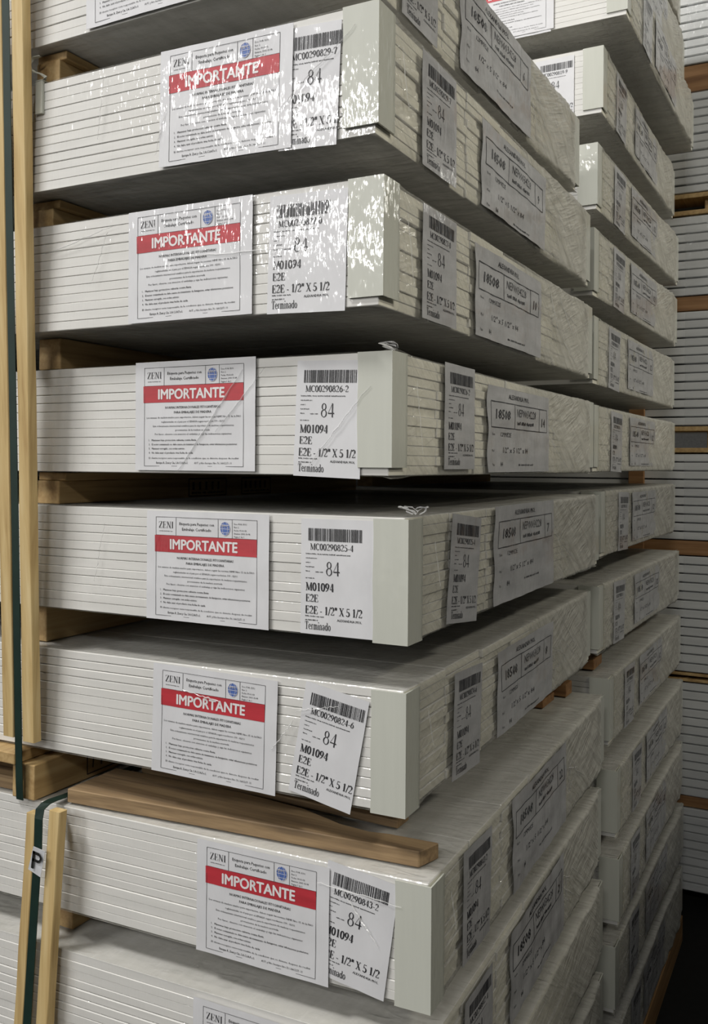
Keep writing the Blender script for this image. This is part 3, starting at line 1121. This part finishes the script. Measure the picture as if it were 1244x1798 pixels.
# big bolster under the sixth front pack, with its stamps
ZT6 = FRONT_STACK[6][2] + H + ZC
bol = lumber('wooden_bolster', (.050, .93, .057), (-1.209, .960, ZT6 + .0022), M_SPACER,
             'stamped brown bolster below the sixth front pack, strap passing round its end', 'bolster', None, R(0.8))
for k, (ys, ln) in enumerate(((.105, .20), (.335, .19))):
    acc = ([], [])
    frame_lines(acc, 0, .008, ln, .044, .0022)
    rn = random.Random(90 + k)
    for q in range(9):
        stroke_line(acc, (.012 + q * ln / 10.5, .016), (.016 + q * ln / 10.5 + rn.uniform(-.006, .012), .036), .0028)
    smear(acc, .008, .037, .005, ln - .016, 60 + k)
    st = mesh_pydata('ink_stamp', ([(.0262, ys + u, v) for u, v in acc[0]], acc[1]), M_STAMP)
    ob('ink_stamp', st, bol)['label'] = 'dark box-shaped ink stamp'
lumber('deck_board', (.75, .10, .0185), (-1.590, .948, ZT6 + .0598), M_SPACER,
       'pale deck board end left of the green strap under the sixth front pack', 'board', None, 0)
lumber('wooden_plank', (.70, .11, .022), (-1.592, .972, ZT6 + .0022), M_PLANK,
       'grey weathered plank left of the strapped bolster', 'plank', None, R(1))
pl = [(-1.130, .977), (-.85, .996), (-.516, 1.016), (-.503, 1.052), (-.58, 1.049), (-.61, 1.044), (-.66, 1.048), (-.74, 1.071), (-.86, 1.082), (-1.02, 1.083), (-1.130, 1.078)]
cx, cy = -.8, 1.02
tag(ob('wooden_plank', prism('wooden_plank', [(px - cx, py - cy) for px, py in pl], 0, .022, M_PLANK, .0014), None, (cx, cy, ZT6 + .0032)),
    'loose brown plank with a wavy edge lying along the pack under the sixth one', 'plank')
lumber('wooden_batten', (.52, .035, .012), (-.86, 1.118, ZT6 + .0032), M_PLANK,
       'thin batten in the shade behind the loose brown plank', 'batten', None, R(-1.5))
for (x, y, zz, lx, ly, lz, t) in ((-.88, 1.90, ZT6 + .0046, .60, .045, .030, 'brown board end on the plank pack at its far edge'),
                                  (-.80, 1.79, ZT6 + .0046, .40, .08, .018, 'flat board behind the far end of the sixth front pack')):
    lumber('wooden_batten', (lx, ly, lz), (x, y, zz), M_BEARER, t, 'batten', None, 0)
zr = REAR_STACK[10][2] + H + ZC
lumber('wooden_batten', (.55, .09, .026), (-.845, 2.10, zr + .0060), M_BEARER, 'orange-brown board end lying between two rear packs', 'batten', None, R(2))

for i in range(14):
    z0, z1 = REAR_STACK[i + 1][2] + H, REAR_STACK[i][2]
    if i == 9:
        z0 += .03
    lumber('wooden_spacer', (.05, .9, z1 - z0 - .0044), (-1.25, 2.10, z0 + .0022 + ZC), M_SPACER,
           'spacer lumber hidden in the gaps of the rear stack', 'spacer', 'spacers in the rear stack')
# bearers on the floor
for (x, y, t) in ((-1.17, 1.0, 'floor bearer under the front stack, left'), (-.56, 1.0, 'floor bearer under the near end of the front stack')):
    lumber('wooden_bearer', (.09, .93, ZC - 1.592 - .0040), (x, y, 0), M_BEARER_Y, t, 'bearer', 'bearers under the stacks')
lumber('wooden_bearer', (.08, .99, ZC - 1.592 - .0075), (-.535, 2.06, 0), M_BEARER_Y,
       'brown bearer along the lower edge of the rear stack beside the dark floor', 'bearer', 'bearers under the stacks')
lumber('wooden_bearer', (.08, .93, ZC - 1.592 - .0040), (-1.25, 2.10, 0), M_BEARER_Y,
       'floor bearer deep under the rear stack', 'bearer', 'bearers under the stacks')

# ------------------------------------------------------------------ laths, straps and the P sticker
def lath(top, bot, wd, th, mat, label, seed):
    """upright lath from bot to top (points on its front left arris)"""
    rn = random.Random(seed)
    bm = bmesh.new()
    n = 14
    prev = None
    T, B = Vector(top), Vector(bot)
    org = B.copy()
    for i in range(n + 1):
        t = i / n
        c = B + (T - B) * t - org
        j = lambda: Vector((rn.uniform(-.0007, .0007), rn.uniform(-.0004, .0004), 0))
        ring = [bm.verts.new(c + Vector(p) + j()) for p in ((0, 0, 0), (wd, 0, 0), (wd, th, 0), (0, th, 0))]
        if prev:
            for k in range(4):
                bm.faces.new((prev[k], prev[(k + 1) % 4], ring[(k + 1) % 4], ring[k]))
        else:
            bm.faces.new(ring[::-1])
        prev = ring
    bm.faces.new(prev)
    bmesh.ops.recalc_face_normals(bm, faces=bm.faces[:])
    bmesh.ops.bevel(bm, geom=[e for e in bm.edges if abs((e.verts[0].co - e.verts[1].co).normalized().z) > .9], offset=.0012, segments=1, affect='EDGES')
    me = mesh_of('wooden_lath', bm, mat)
    return tag(ob('wooden_lath', me, None, org), label, 'lath', 'upright laths of the strapped bundle')


Zr = lambda z: z + ZC
lath((-1.1450, .872, Zr(.86)), (-1.1980, .9495, Zr(-.450)), .0255, .0145, M_LATH_KNOT, 'long upright pine lath with a dark knot, right of the upper green strap', 1)
lath((-1.1915, .872, Zr(.86)), (-1.2445, .9495, Zr(-.447)), .0260, .0145, M_LATH, 'long upright pine lath at the left picture edge, left of the upper green strap', 2)
lath((-1.1710, .936, Zr(-.555)), (-1.2330, .925, Zr(-1.55)), .0200, .0140, M_LATH, 'lower leaning pine lath on the left of the P sticker', 3)
lath((-1.1215, .936, Zr(-.543)), (-1.1830, .925, Zr(-1.55)), .0240, .0140, M_LATH, 'lower leaning pine lath on the right of the P sticker', 4)

up = [(-1.1552, .871, Zr(.86)), (-1.1780, .905, Zr(.3)), (-1.1942, .930, Zr(-.1)), (-1.2063, .9475, Zr(-.40)), (-1.2073, .9495, Zr(-.455)), (-1.2080, .9520, Zr(-.52)), (-1.2085, .9535, Zr(-.5420)),
      (-1.2085, .9540, Zr(-.5475))]
tag(ob('strap', ribbon('strap', up, .0155, .0010, M_STRAP), None), 'dark green strap running down between the long laths and round the bolster', 'strap')
low = [(-1.146, 1.88, Zr(-.5435)), (-1.146, 1.06, Zr(-.5435)), (-1.145, .99, Zr(-.5425)), (-1.142, .960, Zr(-.5390)), (-1.139, .945, Zr(-.5385)), (-1.137, .9330, Zr(-.5430)), (-1.1363, .9300, Zr(-.557)), (-1.1370, .9300, Zr(-.60)), (-1.1550, .9270, Zr(-.885)), (-1.1960, .920, Zr(-1.54))]
s2 = tag(ob('strap', ribbon('strap', low, .0170, .0010, M_STRAP), None), 'dark green strap between the two lower laths carrying the P sticker', 'strap')
bm = bmesh.new()
vs = [bm.verts.new(p) for p in ((-.0165, 0, -.019), (.0115, 0, -.0225), (.0150, 0, .0205), (-.0085, -.002, .0215))]
bm.faces.new(vs)
ret = bmesh.ops.extrude_face_region(bm, geom=bm.faces[:])
for v in [g for g in ret['geom'] if isinstance(g, bmesh.types.BMVert)]:
    v.co.y += .0006
bmesh.ops.recalc_face_normals(bm, faces=bm.faces[:])
stk = ob('sticker', mesh_of('sticker', bm, M_STICKER), s2, (-1.1365, .9275, Zr(-.621)), (0, R(8), 0))
stk['label'] = 'white sticker with a bold black letter P'
acc = ([], [])
bar(acc, -.0085, -.013, -.0035, .015)
bar(acc, -.0085, .0105, .0050, .015)
bar(acc, -.0085, -.001, .0050, .0033)
pa = arc(.0045, .0070, .0058, .0058, 90, -90, 10)
for a_, b_ in zip(pa[:-1], pa[1:]):
    stroke_line(acc, a_, b_, .0045)
ob('letter', mesh_pydata('letter', ([(u, -.0022, v) for u, v in acc[0]], acc[1]), M_STICKINK), stk)

# small edge protector and twisted film by the second front pack
bm = bmesh.new()
box(bm, -.0085, .0065, -.006, -.0008, -.048, .002)
box(bm, -.0085, .0065, -.006, .03, .0022, .0045)
bmesh.ops.bevel(bm, geom=bm.edges[:], offset=.0006, segments=1, affect='EDGES')
tag(ob('edge_protector', mesh_of('edge_protector', bm, M_GUARD), None, (-1.125, .9165, Zr(.5815))),
    'small white edge protector hooked on the second front pack beside the lath', 'edge protector')
tw = [(-1.130, .912, Zr(.6225)), (-1.139, .908, Zr(.620)), (-1.145, .905, Zr(.611)), (-1.141, .904, Zr(.602)), (-1.133, .905, Zr(.596)), (-1.123, .907, Zr(.5925)), (-1.118, .912, Zr(.5885)), (-1.125, .916, Zr(.5868))]
tag(ob('film_twist', ribbon('film_twist', tw, .005, .0012, M_GUARD, (.3, 1, .2)), None, (.005, 0, 0)),
    'dangling twist of whitish film in the gap under the topmost front pack', 'film scrap')

# ------------------------------------------------------------------ far stack across the gap
YF = 3.27
FAR = [(1.535, 1.930), (1.045, 1.430), (.650, .957), (.154, .592), (-.284, .048), (-.787, -.343), (-1.259, -.826), (-1.618, -1.302)]
FL = ['far board pack at the top right corner of the picture',
      'second far board pack from the top, above the pallet with the glint',
      'third far board pack from the top, right of the rear stack',
      'fourth far board pack from the top, with the bright film patch',
      'fifth far board pack from the top, at eye level right of the rear stack',
      'sixth far board pack from the top, right of the rear stack',
      'seventh far board pack from the top, dim',
      'lowest far board pack above the dark floor']
M_FARFILM = None


def mat_far_film():
    m, nt, p = new_mat('far_stretch_film')
    g = N(nt, 'ShaderNodeNewGeometry')
    p.inputs['Base Color'].default_value = (.62, .64, .66, 1)
    p.inputs['Roughness'].default_value = .12
    p.inputs['Alpha'].default_value = .14
    nt.links.new(film_normal(nt, .5, .0022), p.inputs['Normal'])
    return m


M_FARFILM = mat_far_film()
FX0, FX1 = -1.9, .45
for i, (z0, z1) in enumerate(FAR):
    r = root('board_pack', (0, YF, z0 + ZC), 0, FL[i], 'board pack', 'far board packs')
    n = max(6, round((z1 - z0) / .033))
    bh = (z1 - z0) / n
    rn = random.Random(300 + i)
    me = None
    for k in range(n):
        if me is None:
            bm = bmesh.new()
            box(bm, FX0, FX1, 0, .9, .0026, bh - .0026)
            bmesh.ops.bevel(bm, geom=bm.edges[:], offset=.002, segments=2, affect='EDGES')
            me = mesh_of('board', bm, M_FARBOARD)
        ob('board', me, r, (rn.uniform(-.01, .01), rn.uniform(0, .008), k * bh))
    bm = bmesh.new()
    nu, nv = 40, 10
    G = []
    for j in range(nv + 1):
        G.append([bm.verts.new((-.535 + .9 * q / nu, -.004 - .003 * noise.noise(Vector((q * .7, j * .4, i * 9))), .004 + (z1 - z0 - .008) * j / nv)) for q in range(nu + 1)])
    for j in range(nv):
        for q in range(nu):
            bm.faces.new((G[j][q], G[j][q + 1], G[j + 1][q + 1], G[j + 1][q]))
    ob('stretch_wrap', mesh_of('stretch_wrap', bm, M_FARFILM, True), r)['label'] = 'clear film panel with bright glints'

for (z0, z1, t) in ((1.432, 1.533, 'topmost brown bearer of the far stack'), (.594, .648, 'brown bearer above the bright film patch of the far stack'),
                    (-.341, -.286, 'brown bearer of the far stack with a knot, below eye level'), (-1.300, -1.261, 'lowest long brown bearer of the far stack')):
    lumber('wooden_bearer', (2.3, .09, z1 - z0), (-.72, YF + .006, z0 + ZC), M_BEARER, t, 'bearer', 'long bearers of the far stack', 0, .0006, 12)
    lumber('wooden_bearer', (2.3, .09, z1 - z0), (-.72, YF + .7, z0 + ZC), M_BEARER, 'hidden rear bearer of the far stack', 'bearer', 'rear bearers of the far stack', 0, .0006, 4)
for (z0, z1, bx, t) in ((.959, 1.043, -.47, 'upper open pallet in the far stack'), (.050, .152, -.455, 'open pallet in the far stack near eye level'), (-.824, -.789, -.2, 'thin dark pallet low in the far stack')):
    r = root('pallet', (0, YF, z0 + ZC), 0, t, 'pallet', 'pallets of the far stack')
    hh = z1 - z0
    tt = min(.018, hh * .3)
    ob('deck_board', bevelled_box('deck_board', (2.3, .12, tt), M_SPACER, .002, .0005, 10, (.5, 0, 0)), r, (-.72, .002, hh - tt - .001))
    ob('deck_board', bevelled_box('deck_board', (2.3, .12, tt), M_SPACER, .002, .0005, 10, (.5, 0, 0)), r, (-.72, .002, .001))
    ob('deck_board', bevelled_box('deck_board', (2.3, .12, tt), M_SPACER, .002, .0005, 10, (.5, 0, 0)), r, (-.72, .7, .001))
    for q in (bx, bx - .75):
        ob('block', bevelled_box('block', (.14, .70, hh - 2 * tt - .002), M_SPACER, .004, .0008, 4, (0, 0, 0)), r, (q, .03, tt + .001))
tag(ob('wooden_lath', bevelled_box('wooden_lath', (.06, .02, 3.5), M_BEARER, .002, .0005, 10, (.5, 0, 0)), None, (-.715, YF - .026, .03)),
    'dark upright lath in front of the far stack, seen through the eye-level gap', 'lath')
for (x, ll) in ((-.39, 'brown floor block under the far stack at the right picture edge'), (-1.3, 'brown floor block under the far stack, hidden to the left')):
    lumber('wooden_block', (.10, .8, ZC - 1.618 - .001), (x, YF + .02, 0), M_BEARER_Y, ll, 'block', 'floor blocks of the far stack')

# ------------------------------------------------------------------ floor
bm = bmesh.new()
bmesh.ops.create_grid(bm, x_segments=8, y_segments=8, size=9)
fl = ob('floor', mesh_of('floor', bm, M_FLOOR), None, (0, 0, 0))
fl['kind'] = 'structure'
bm = bmesh.new()
box(bm, -9, 9, -9, 9, 7.0, 7.1)
ob('ceiling', mesh_of('ceiling', bm, mat_plain('ceiling_sheet', (.30, .30, .29), .8)))['kind'] = 'structure'
bm = bmesh.new()
box(bm, -9, 9, 8.9, 9, 0, 7)
ob('wall_back', mesh_of('wall_back', bm, mat_plain('wall_sheet', (.10, .10, .10), .8)))['kind'] = 'structure'
# unseen dark wall added to keep side light off the lower pack ends
bm = bmesh.new()
box(bm, 1.35, 1.45, -1.5, 6.5, 0, 2.45)
ob('shade_wall', mesh_of('shade_wall', bm, mat_plain('shade_wall_dark', (.05, .05, .05), .8)))['kind'] = 'structure'
